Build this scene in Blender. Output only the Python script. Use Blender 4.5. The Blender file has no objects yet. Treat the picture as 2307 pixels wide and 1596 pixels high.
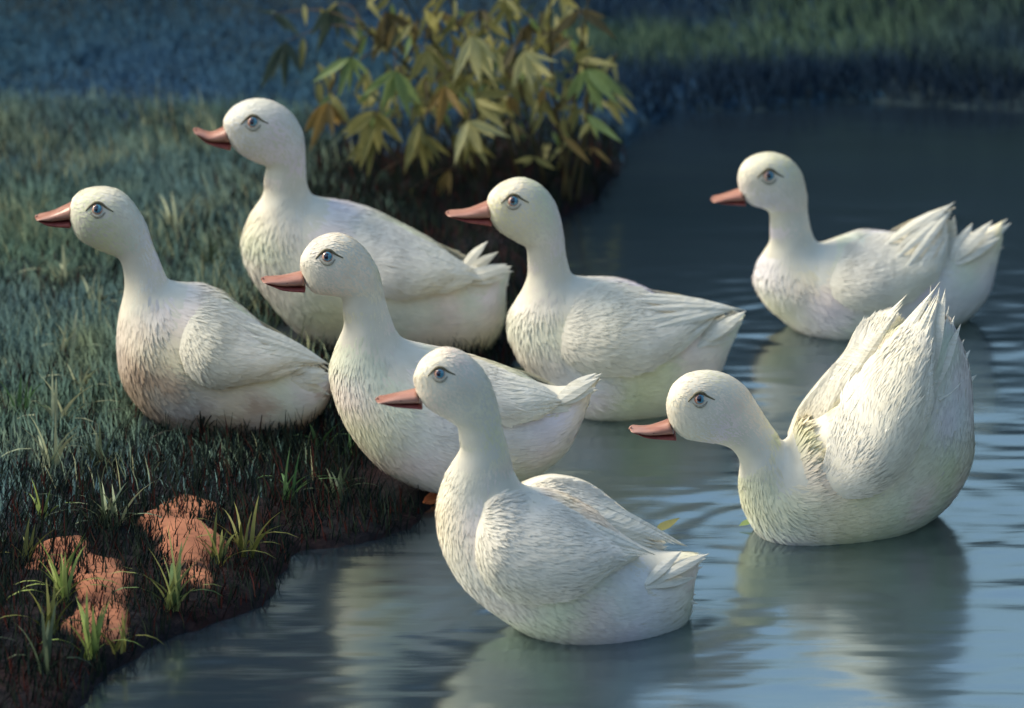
import bpy, math, random
import numpy as np
from mathutils import Vector
from mathutils.bvhtree import BVHTree

random.seed(7)
rng = np.random.default_rng(11)
SC = bpy.context.scene
COL = SC.collection

# ------------------------------------------------------------------ camera
PITCH = math.radians(20.0)
DIST = 9.0
HALF_W = 1.04
CAM = np.array([0.0, -DIST * math.cos(PITCH), DIST * math.sin(PITCH)])
cam_data = bpy.data.cameras.new('camera')
cam = bpy.data.objects.new('camera', cam_data)
COL.objects.link(cam)
cam.location = CAM
cam.rotation_euler = (math.pi / 2 - PITCH, 0, 0)
cam_data.sensor_width = 36.0
cam_data.lens = 18.0 * DIST / HALF_W
cam_data.clip_start = 0.1
cam_data.clip_end = 500.0
cam_data.dof.use_dof = True
cam_data.dof.focus_distance = 7.95
cam_data.dof.aperture_fstop = 3.0
SC.camera = cam

# ------------------------------------------------------------------ sky, sun, exposure
SUN_DIR = Vector((-0.72, 0.18, 0.66)).normalized()      # towards the sun
world = bpy.data.worlds.new('World')
SC.world = world
world.use_nodes = True
wn = world.node_tree.nodes
wl = world.node_tree.links
wn.clear()
sky = wn.new('ShaderNodeTexSky')
sky.sky_type = 'NISHITA'
sky.sun_disc = False
sky.sun_elevation = math.asin(SUN_DIR.z)
sky.sun_rotation = math.atan2(SUN_DIR.x, SUN_DIR.y)
sky.air_density = 2.0
sky.dust_density = 3.0
sky.ozone_density = 3.0
bg = wn.new('ShaderNodeBackground')
bg.inputs['Strength'].default_value = 0.15
wo = wn.new('ShaderNodeOutputWorld')
wl.new(sky.outputs[0], bg.inputs['Color'])
wl.new(bg.outputs[0], wo.inputs['Surface'])

sun_data = bpy.data.lights.new('sun', 'SUN')
sun_data.energy = 2.9
sun_data.angle = math.radians(24)
sun_data.color = (1.0, 0.90, 0.72)
sun = bpy.data.objects.new('sun', sun_data)
COL.objects.link(sun)
sun.rotation_euler = SUN_DIR.to_track_quat('Z', 'Y').to_euler()
sun.location = (-4, -2, 6)

SC.view_settings.view_transform = 'Standard'
SC.view_settings.look = 'None'
SC.view_settings.gamma = 1.0
SC.view_settings.use_curve_mapping = False
SC.view_settings.exposure = 0.47

# ------------------------------------------------------------------ measuring helpers
# the picture was measured on a 2307 x 1596 grid
IW, IH = 2307.0, 1596.0
PX = 2 * HALF_W / IW                     # metres per grid step at the look-at distance
FWD = np.array([0, math.cos(PITCH), -math.sin(PITCH)])
UPV = np.array([0, math.sin(PITCH), math.cos(PITCH)])
RGT = np.array([1.0, 0, 0])

def ray(u, v):
    d = FWD * DIST + RGT * ((u - IW / 2) * PX) + UPV * (-(v - IH / 2) * PX)
    return d

def ground(u, v, z=0.0):
    d = ray(u, v)
    t = (z - CAM[2]) / d[2]
    return CAM + d * t

def on_plane(u, v, Y0, k=0.0, xc=0.0):
    d = ray(u, v)
    # y - k x = Y0 - k xc
    t = (Y0 - k * xc - CAM[1] + k * CAM[0]) / (d[1] - k * d[0])
    return CAM + d * t

# ------------------------------------------------------------------ object helpers
def tag(o, label=None, cat=None, group=None, kind=None):
    if label: o['label'] = label
    if cat: o['category'] = cat
    if group: o['group'] = group
    if kind: o['kind'] = kind
    return o

def mesh_obj(name, verts, faces, mat, parent=None, smooth=True):
    me = bpy.data.meshes.new(name)
    me.from_pydata([tuple(map(float, v)) for v in verts], [], [tuple(f) for f in faces])
    me.update()
    if smooth:
        me.polygons.foreach_set('use_smooth', [True] * len(me.polygons))
    if mat: me.materials.append(mat)
    o = bpy.data.objects.new(name, me)
    COL.objects.link(o)
    if parent is not None: attach(o, parent)
    return o

def attach(o, parent):
    o.parent = parent
    r = parent
    off = Vector((0, 0, 0))
    while r is not None:
        off += r.location
        r = r.parent
    o.matrix_parent_inverse.identity()
    o.location = o.location - off

def empty(name, loc):
    o = bpy.data.objects.new(name, None)
    o.empty_display_size = 0.05
    o.location = loc
    COL.objects.link(o)
    return o

def fast_mesh(name, V, F, mat, smooth=True, colors=None):
    """V (n,3); F (m,k) all faces with k corners"""
    me = bpy.data.meshes.new(name)
    n, m, k = len(V), len(F), F.shape[1]
    me.vertices.add(n)
    me.vertices.foreach_set('co', np.ascontiguousarray(V, dtype=np.float32).ravel())
    me.loops.add(m * k)
    me.loops.foreach_set('vertex_index', np.ascontiguousarray(F, dtype=np.int32).ravel())
    me.polygons.add(m)
    me.polygons.foreach_set('loop_start', np.arange(0, m * k, k, dtype=np.int32))
    me.polygons.foreach_set('loop_total', np.full(m, k, dtype=np.int32))
    me.update(calc_edges=True)
    me.polygons.foreach_set('use_smooth', np.full(m, smooth, dtype=bool))
    if colors is not None:
        at = me.color_attributes.new('tint', 'FLOAT_COLOR', 'POINT')
        c4 = np.ones((n, 4), dtype=np.float32)
        c4[:, :3] = colors
        at.data.foreach_set('color', c4.ravel())
    me.materials.append(mat)
    return me

def link_mesh(name, me, parent=None):
    o = bpy.data.objects.new(name, me)
    COL.objects.link(o)
    if parent is not None: attach(o, parent)
    return o

def grid_faces(nr, nc, wrap=False):
    out = []
    cc = nc if wrap else nc - 1
    for i in range(nr - 1):
        for j in range(cc):
            a = i * nc + j
            b = i * nc + (j + 1) % nc
            out.append((a, b, b + nc, a + nc))
    return out

def tube(pts, rad, n=6):
    pts = [np.array(p, float) for p in pts]
    V, F = [], []
    for i, p in enumerate(pts):
        a = pts[max(i - 1, 0)]
        b = pts[min(i + 1, len(pts) - 1)]
        t = b - a
        t = t / (np.linalg.norm(t) + 1e-9)
        ref = np.array([0, 0, 1.0]) if abs(t[2]) < 0.9 else np.array([1.0, 0, 0])
        s = np.cross(t, ref); s /= np.linalg.norm(s)
        q = np.cross(s, t)
        r = rad[i] if hasattr(rad, '__len__') else rad
        for j in range(n):
            an = 2 * math.pi * j / n
            V.append(p + (s * math.cos(an) + q * math.sin(an)) * r)
    F = grid_faces(len(pts), n, True)
    F.append(tuple(range(n))[::-1])
    F.append(tuple((len(pts) - 1) * n + j for j in range(n)))
    return V, F

def catmull(P, n):
    """resample the rows of P with a Catmull-Rom curve to n rows"""
    P = np.asarray(P, float)
    m = len(P)
    ts = np.linspace(0, m - 1, n)
    out = []
    for t in ts:
        i = min(int(t), m - 2)
        f = t - i
        p0 = P[max(i - 1, 0)]; p1 = P[i]; p2 = P[i + 1]; p3 = P[min(i + 2, m - 1)]
        out.append(0.5 * ((2 * p1) + (-p0 + p2) * f + (2 * p0 - 5 * p1 + 4 * p2 - p3) * f * f
                          + (-p0 + 3 * p1 - 3 * p2 + p3) * f ** 3))
    return np.array(out)

# ------------------------------------------------------------------ value noise for geometry
_tab = rng.random((256, 256))
def vnoise(x, y, s=1.0, seed=0):
    x = np.asarray(x, float) * s + seed * 17.3
    y = np.asarray(y, float) * s + seed * 9.7
    xi = np.floor(x).astype(int); yi = np.floor(y).astype(int)
    fx = x - xi; fy = y - yi
    fx = fx * fx * (3 - 2 * fx); fy = fy * fy * (3 - 2 * fy)
    a = _tab[xi % 256, yi % 256]; b = _tab[(xi + 1) % 256, yi % 256]
    c = _tab[xi % 256, (yi + 1) % 256]; d = _tab[(xi + 1) % 256, (yi + 1) % 256]
    return (a * (1 - fx) + b * fx) * (1 - fy) + (c * (1 - fx) + d * fx) * fy - 0.5

def smooth(a, b, x):
    t = np.clip((x - a) / (b - a), 0, 1)
    return t * t * (3 - 2 * t)

# ------------------------------------------------------------------ materials
def new_mat(name):
    m = bpy.data.materials.new(name)
    m.use_nodes = True
    nt = m.node_tree
    p = nt.nodes['Principled BSDF']
    return m, nt, p

def noise_mat(name, c1, c2, scale=20.0, rough=0.7, bump=0.0, detail=4.0, stretch=None, spec=0.3, coat=0.0):
    m, nt, p = new_mat(name)
    tc = nt.nodes.new('ShaderNodeTexCoord')
    mp = nt.nodes.new('ShaderNodeMapping')
    if stretch: mp.inputs['Scale'].default_value = stretch
    nz = nt.nodes.new('ShaderNodeTexNoise')
    nz.inputs['Scale'].default_value = scale
    nz.inputs['Detail'].default_value = detail
    cr = nt.nodes.new('ShaderNodeValToRGB')
    cr.color_ramp.elements[0].position = 0.32
    cr.color_ramp.elements[0].color = (*c1, 1)
    cr.color_ramp.elements[1].position = 0.68
    cr.color_ramp.elements[1].color = (*c2, 1)
    L = nt.links
    L.new(tc.outputs['Object'], mp.inputs['Vector'])
    L.new(mp.outputs[0], nz.inputs['Vector'])
    L.new(nz.outputs[0], cr.inputs[0])
    L.new(cr.outputs[0], p.inputs['Base Color'])
    p.inputs['Roughness'].default_value = rough
    p.inputs['Specular IOR Level'].default_value = spec
    p.inputs['Coat Weight'].default_value = coat
    if bump:
        bp = nt.nodes.new('ShaderNodeBump')
        bp.inputs['Strength'].default_value = bump
        bp.inputs['Distance'].default_value = 0.004
        L.new(nz.outputs[0], bp.inputs['Height'])
        L.new(bp.outputs[0], p.inputs['Normal'])
    return m

def tint_mat(name, rough=0.7, spec=0.25, transl=0.0, noise=0.15, scale=60.0, sheen=0.0):
    """colour comes from the per-piece tint attribute, broken up by noise"""
    m, nt, p = new_mat(name)
    L = nt.links
    at = nt.nodes.new('ShaderNodeAttribute'); at.attribute_name = 'tint'
    tc = nt.nodes.new('ShaderNodeTexCoord')
    nz = nt.nodes.new('ShaderNodeTexNoise')
    nz.inputs['Scale'].default_value = scale
    nz.inputs['Detail'].default_value = 3
    mr = nt.nodes.new('ShaderNodeMapRange')
    mr.inputs['From Min'].default_value = 0.3
    mr.inputs['From Max'].default_value = 0.7
    mr.inputs['To Min'].default_value = 1 - noise
    mr.inputs['To Max'].default_value = 1 + noise
    mx = nt.nodes.new('ShaderNodeMix'); mx.data_type = 'RGBA'; mx.blend_type = 'MULTIPLY'
    mx.inputs[0].default_value = 1.0
    L.new(tc.outputs['Object'], nz.inputs['Vector'])
    L.new(nz.outputs[0], mr.inputs[0])
    L.new(at.outputs['Color'], mx.inputs[6])
    L.new(mr.outputs[0], mx.inputs[7])
    L.new(mx.outputs[2], p.inputs['Base Color'])
    p.inputs['Roughness'].default_value = rough
    p.inputs['Specular IOR Level'].default_value = spec
    p.inputs['Sheen Weight'].default_value = sheen
    if transl:
        out = nt.nodes['Material Output']
        tr = nt.nodes.new('ShaderNodeBsdfTranslucent')
        ms = nt.nodes.new('ShaderNodeMixShader')
        ms.inputs[0].default_value = transl
        L.new(mx.outputs[2], tr.inputs['Color'])
        L.new(p.outputs[0], ms.inputs[1])
        L.new(tr.outputs[0], ms.inputs[2])
        L.new(ms.outputs[0], out.inputs['Surface'])
    return m

M = {}
M['skin'] = noise_mat('cream_down', (0.70, 0.665, 0.55), (0.75, 0.72, 0.61), 30, 0.85, 0.15)
M['plume'] = tint_mat('white_plumage', 0.75, 0.15, 0.0, 0.07, 25.0, 0.15)
M['quill'] = noise_mat('white_flight_feather', (0.68, 0.65, 0.53), (0.78, 0.76, 0.66), 40, 0.7, 0.5, 3, (1, 1, 6))
M['bill'] = noise_mat('rose_brown_bill', (0.33, 0.15, 0.11), (0.47, 0.26, 0.20), 60, 0.30, 0.25, 4, (0.35, 1, 1.6), 0.45)
M['bill_low'] = noise_mat('dark_red_lower_bill', (0.22, 0.05, 0.05), (0.34, 0.10, 0.08), 60, 0.45, 0.1)
M['nostril'] = noise_mat('nostril_dark', (0.05, 0.015, 0.012), (0.08, 0.02, 0.02), 50, 0.6)
M['eyeball'] = noise_mat('eyeball_brown_white', (0.46, 0.20, 0.13), (0.62, 0.44, 0.36), 120, 0.12, 0, 2, None, 0.6, 0.6)
M['iris'] = noise_mat('iris_blue', (0.04, 0.16, 0.26), (0.12, 0.36, 0.46), 300, 0.1, 0, 2, None, 0.6, 0.8)
M['pupil'] = noise_mat('pupil_navy_black', (0.006, 0.007, 0.02), (0.012, 0.012, 0.035), 100, 0.06, 0, 2, None, 0.7, 1.0)
M['lid'] = noise_mat('eyelid_olive_grey', (0.10, 0.09, 0.055), (0.20, 0.18, 0.11), 200, 0.7)
M['lid_low'] = noise_mat('lower_eyelid_slate', (0.20, 0.20, 0.16), (0.38, 0.37, 0.30), 200, 0.7)
M['foot'] = noise_mat('orange_foot', (0.42, 0.12, 0.05), (0.55, 0.20, 0.08), 90, 0.5, 0.3)
M['blade'] = tint_mat('grass_blades', 0.6, 0.2, 0.18, 0.2, 40)
M['matte_blade'] = tint_mat('matte_grass_blades', 0.95, 0.02, 0.12, 0.2, 40)  # matte blades with little gloss, for meadow, banks and undergrowth

def leaf_mat(name, c1, c2, transl=0.4):
    m = noise_mat(name, c1, c2, 26, 0.5, 0.3, 5, (4, 0.6, 1), 0.35)
    nt = m.node_tree
    p = nt.nodes['Principled BSDF']
    out = nt.nodes['Material Output']
    tr = nt.nodes.new('ShaderNodeBsdfTranslucent')
    src = p.inputs['Base Color'].links[0].from_socket
    ms = nt.nodes.new('ShaderNodeMixShader'); ms.inputs[0].default_value = transl
    nt.links.new(src, tr.inputs['Color'])
    nt.links.new(p.outputs[0], ms.inputs[1]); nt.links.new(tr.outputs[0], ms.inputs[2])
    nt.links.new(ms.outputs[0], out.inputs['Surface'])
    return m

LEAF = {
    'olive': leaf_mat('leaf_olive', (0.20, 0.20, 0.065), (0.36, 0.345, 0.13)),
    'yellow': leaf_mat('leaf_yellow_green', (0.28, 0.27, 0.08), (0.50, 0.47, 0.20)),
    'bright': leaf_mat('leaf_pale_yellow', (0.44, 0.43, 0.16), (0.72, 0.70, 0.40)),
    'green': leaf_mat('leaf_fresh_green', (0.15, 0.24, 0.07), (0.32, 0.42, 0.18)),
    'orange': leaf_mat('leaf_rust', (0.20, 0.135, 0.04), (0.40, 0.28, 0.10)),
    'dim': leaf_mat('leaf_dull_blue_green', (0.06, 0.10, 0.09), (0.11, 0.15, 0.10)),
    'brown': leaf_mat('leaf_dull_brown', (0.12, 0.10, 0.05), (0.22, 0.18, 0.08)),
}
M['cane'] = noise_mat('bamboo_cane', (0.03, 0.03, 0.012), (0.08, 0.06, 0.02), 30, 0.5, 0.2, 4, (1, 1, 0.2))
M['twig'] = noise_mat('bamboo_twig', (0.03, 0.025, 0.015), (0.07, 0.045, 0.025), 50, 0.6)
M['clay'] = noise_mat('orange_clay', (0.27, 0.105, 0.058), (0.40, 0.17, 0.095), 6, 0.9, 0.12, 4)

def clay_edges(m):
    # clay thins out into dark soil towards the rim of the scar
    nt = m.node_tree; L = nt.links
    p = nt.nodes['Principled BSDF']
    src = p.inputs['Base Color'].links[0].from_socket
    at = nt.nodes.new('ShaderNodeAttribute'); at.attribute_name = 'bare'
    tc = nt.nodes.new('ShaderNodeTexCoord')
    mp = nt.nodes.new('ShaderNodeMapping'); mp.inputs['Scale'].default_value = (1.6, 0.6, 1)
    nz = nt.nodes.new('ShaderNodeTexNoise'); nz.inputs['Scale'].default_value = 42; nz.inputs['Detail'].default_value = 6
    ad = nt.nodes.new('ShaderNodeMath'); ad.operation = 'ADD'
    mr = nt.nodes.new('ShaderNodeMapRange')
    mr.inputs['From Min'].default_value = 0.78; mr.inputs['From Max'].default_value = 1.12
    mx = nt.nodes.new('ShaderNodeMix'); mx.data_type = 'RGBA'
    mx.inputs[6].default_value = (0.016, 0.009, 0.009, 1)
    L.new(tc.outputs['Object'], mp.inputs[0]); L.new(mp.outputs[0], nz.inputs['Vector'])
    L.new(at.outputs['Fac'], ad.inputs[0]); L.new(nz.outputs[0], ad.inputs[1])
    L.new(ad.outputs[0], mr.inputs[0]); L.new(mr.outputs[0], mx.inputs[0])
    L.new(src, mx.inputs[7]); L.new(mx.outputs[2], p.inputs['Base Color'])
clay_edges(M['clay'])

# ground: dark soil with rust-brown and mossy patches, meadow soil away from the shore
def ground_mat():
    m, nt, p = new_mat('bank_soil')
    L = nt.links
    tc = nt.nodes.new('ShaderNodeTexCoord')
    n1 = nt.nodes.new('ShaderNodeTexNoise'); n1.inputs['Scale'].default_value = 9; n1.inputs['Detail'].default_value = 8
    n2 = nt.nodes.new('ShaderNodeTexNoise'); n2.inputs['Scale'].default_value = 45; n2.inputs['Detail'].default_value = 6
    r1 = nt.nodes.new('ShaderNodeValToRGB')
    e = r1.color_ramp.elements
    e[0].position = 0.30; e[0].color = (0.007, 0.008, 0.012, 1)
    e[1].position = 0.78; e[1].color = (0.024, 0.009, 0.008, 1)
    x = e.new(0.48); x.color = (0.010, 0.009, 0.012, 1)
    x = e.new(0.64); x.color = (0.017, 0.008, 0.009, 1)
    r2 = nt.nodes.new('ShaderNodeValToRGB')
    e = r2.color_ramp.elements
    e[0].position = 0.3; e[0].color = (0.014, 0.026, 0.034, 1)
    e[1].position = 0.7; e[1].color = (0.034, 0.058, 0.064, 1)
    at = nt.nodes.new('ShaderNodeAttribute'); at.attribute_name = 'meadow'
    mx = nt.nodes.new('ShaderNodeMix'); mx.data_type = 'RGBA'
    for n in (n1, n2): L.new(tc.outputs['Object'], n.inputs['Vector'])
    L.new(n1.outputs[0], r1.inputs[0]); L.new(n2.outputs[0], r2.inputs[0])
    L.new(at.outputs['Fac'], mx.inputs[0])
    L.new(r1.outputs[0], mx.inputs[6]); L.new(r2.outputs[0], mx.inputs[7])
    L.new(mx.outputs[2], p.inputs['Base Color'])
    p.inputs['Roughness'].default_value = 0.9
    p.inputs['Specular IOR Level'].default_value = 0.2
    bp = nt.nodes.new('ShaderNodeBump'); bp.inputs['Strength'].default_value = 0.8; bp.inputs['Distance'].default_value = 0.01
    L.new(n2.outputs[0], bp.inputs['Height']); L.new(bp.outputs[0], p.inputs['Normal'])
    return m
M['ground'] = ground_mat()

def water_mat():
    m, nt, p = new_mat('pond_water')
    L = nt.links
    tc = nt.nodes.new('ShaderNodeTexCoord')
    mp = nt.nodes.new('ShaderNodeMapping'); mp.inputs['Scale'].default_value = (3.0, 22.0, 1)
    nz = nt.nodes.new('ShaderNodeTexNoise'); nz.inputs['Scale'].default_value = 1.6; nz.inputs['Detail'].default_value = 6
    mp2 = nt.nodes.new('ShaderNodeMapping'); mp2.inputs['Scale'].default_value = (0.9, 2.2, 1)
    nz2 = nt.nodes.new('ShaderNodeTexNoise'); nz2.inputs['Scale'].default_value = 1.5; nz2.inputs['Detail'].default_value = 3
    cr = nt.nodes.new('ShaderNodeValToRGB')
    cr.color_ramp.elements[0].position = 0.35; cr.color_ramp.elements[0].color = (0.004, 0.008, 0.015, 1)
    cr.color_ramp.elements[1].position = 0.70; cr.color_ramp.elements[1].color = (0.007, 0.015, 0.024, 1)
    L.new(tc.outputs['Object'], mp.inputs[0]); L.new(mp.outputs[0], nz.inputs['Vector'])
    L.new(tc.outputs['Object'], mp2.inputs[0]); L.new(mp2.outputs[0], nz2.inputs['Vector'])
    L.new(nz2.outputs[0], cr.inputs[0]); L.new(cr.outputs[0], p.inputs['Base Color'])
    p.inputs['Roughness'].default_value = 0.18
    p.inputs['IOR'].default_value = 5.2
    p.inputs['Specular Tint'].default_value = (0.84, 0.98, 1.0, 1)
    p.inputs['Specular IOR Level'].default_value = 0.5
    bp = nt.nodes.new('ShaderNodeBump'); bp.inputs['Strength'].default_value = 0.5; bp.inputs['Distance'].default_value = 0.0015
    L.new(nz.outputs[0], bp.inputs['Height']); L.new(bp.outputs[0], p.inputs['Normal'])
    return m
M['water'] = water_mat()

# ------------------------------------------------------------------ pond outline and terrain
shore_px = [(150, 1640), (205, 1580), (255, 1510), (330, 1465), (450, 1425), (560, 1375), (650, 1310),
            (700, 1255), (830, 1215), (960, 1165), (1060, 1060), (1115, 940), (1150, 830), (1190, 700),
            (1240, 580), (1300, 492), (1370, 400), (1400, 330), (1440, 285), (1520, 258), (1700, 243),
            (1950, 234), (2150, 240), (2330, 250)]
shore = [ground(u, v)[:2] for u, v in shore_px]
pond_poly = np.array([(-7, -13), (-4.2, -7), (-2.0, -3.0), (-1.25, -2.2)] + [tuple(p) for p in shore]
                     + [(2.2, 1.8), (4.5, 2.3), (8.5, 1.2), (11, -4), (10, -13), (2, -16)])

def pond_sd(x, y):
    """signed distance to the shore: positive on land"""
    x = np.asarray(x, float); y = np.asarray(y, float)
    best = np.full(x.shape, 1e9)
    inside = np.zeros(x.shape, bool)
    n = len(pond_poly)
    for i in range(n):
        ax, ay = pond_poly[i]; bx, by = pond_poly[(i + 1) % n]
        dx, dy = bx - ax, by - ay
        t = np.clip(((x - ax) * dx + (y - ay) * dy) / (dx * dx + dy * dy), 0, 1)
        best = np.minimum(best, (x - ax - t * dx) ** 2 + (y - ay - t * dy) ** 2)
        c = ((ay > y) != (by > y)) & (x < (bx - ax) * (y - ay) / (by - ay + 1e-12) + ax)
        inside ^= c
    d = np.sqrt(best)
    return np.where(inside, -d, d)

def terrain_z(x, y, sd=None):
    x = np.asarray(x, float); y = np.asarray(y, float)
    if sd is None: sd = pond_sd(x, y)
    sdw = sd + 0.070 * vnoise(x, y, 6, 1) + 0.02 * vnoise(x, y, 19, 2)
    land = 0.035 * (1 - np.exp(-np.clip(sdw, 0, None) / 0.05)) + 0.03 * np.clip(sdw, 0, 2.0)
    land = land + 0.02 * vnoise(x, y, 3, 3) * smooth(0, 0.3, sdw) + 0.010 * vnoise(x, y, 14, 4) * smooth(0, 0.08, sdw)
    wet = -0.25 * (1 - np.exp(np.clip(sdw, None, 0) / 0.25)) - 0.012
    z = np.where(sdw > 0, land, wet)
    # added slope beyond the far bank, shaped to darken the water's reflection, lower right
    right = smooth(-0.5, 0.9, x)
    hill = (4.6 * smooth(2.2, 4.6, y)) * (1 - right) + (1.3 * smooth(2.1, 3.4, y + 0.05 * x)) * right
    hill = hill + 0.22 * vnoise(x, y, 1.3, 5) * smooth(2.4, 3.4, y) + 0.08 * vnoise(x, y, 4, 6) * smooth(2.4, 3.2, y)
    hill_l = 1.2 * smooth(2.2, 6.0, -x) * smooth(-3, 1, y)
    # added unseen slopes behind the viewer and to the right, blocking low sky light
    sky_block = 10.0 * smooth(-15.0, -24.0, y) + 7.0 * smooth(10.5, 17.0, x)
    return z + np.where(sdw > 0, np.maximum(hill, 0) + hill_l + sky_block, 0)

def axis(lo, hi, step, far_lo, far_hi, n_far):
    core = np.arange(lo, hi + 1e-6, step)
    a = lo - np.geomspace(step * 2, lo - far_lo, n_far)[::-1]
    b = hi + np.geomspace(step * 2, far_hi - hi, n_far)
    return np.concatenate([a, core, b])

gx = axis(-1.7, 1.8, 0.018, -90, 90, 40)
gy = axis(-2.3, 3.6, 0.022, -60, 120, 40)
GX, GY = np.meshgrid(gx, gy)
SD = pond_sd(GX, GY)
GZ = terrain_z(GX, GY, SD)
V = np.stack([GX.ravel(), GY.ravel(), GZ.ravel()], 1)
nr, nc = GX.shape
ii, jj = np.meshgrid(np.arange(nr - 1), np.arange(nc - 1), indexing='ij')
a = (ii * nc + jj).ravel()
F = np.stack([a, a + 1, a + 1 + nc, a + nc], 1)
me = fast_mesh('ground', V, F, M['ground'])
at = me.attributes.new('meadow', 'FLOAT', 'POINT')
mead = smooth(0.18, 0.55, SD + 0.25 * vnoise(GX, GY, 3, 6)) * smooth(-1.15, -0.45, GY + 0.5 * vnoise(GX, GY, 2.5, 8) - 0.25 * (GX + 0.6))
mead = mead * smooth(-0.2, -0.55, GX + 0.2 * vnoise(GX, GY, 4, 44))
mead = np.maximum(mead, smooth(1.15, 1.5, GY))
at.data.foreach_set('value', mead.ravel().astype(np.float32))
g = link_mesh('ground', me)
tag(g, 'dark reddish brown earth bank and meadow ground around the pond', 'ground', kind='structure')

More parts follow.
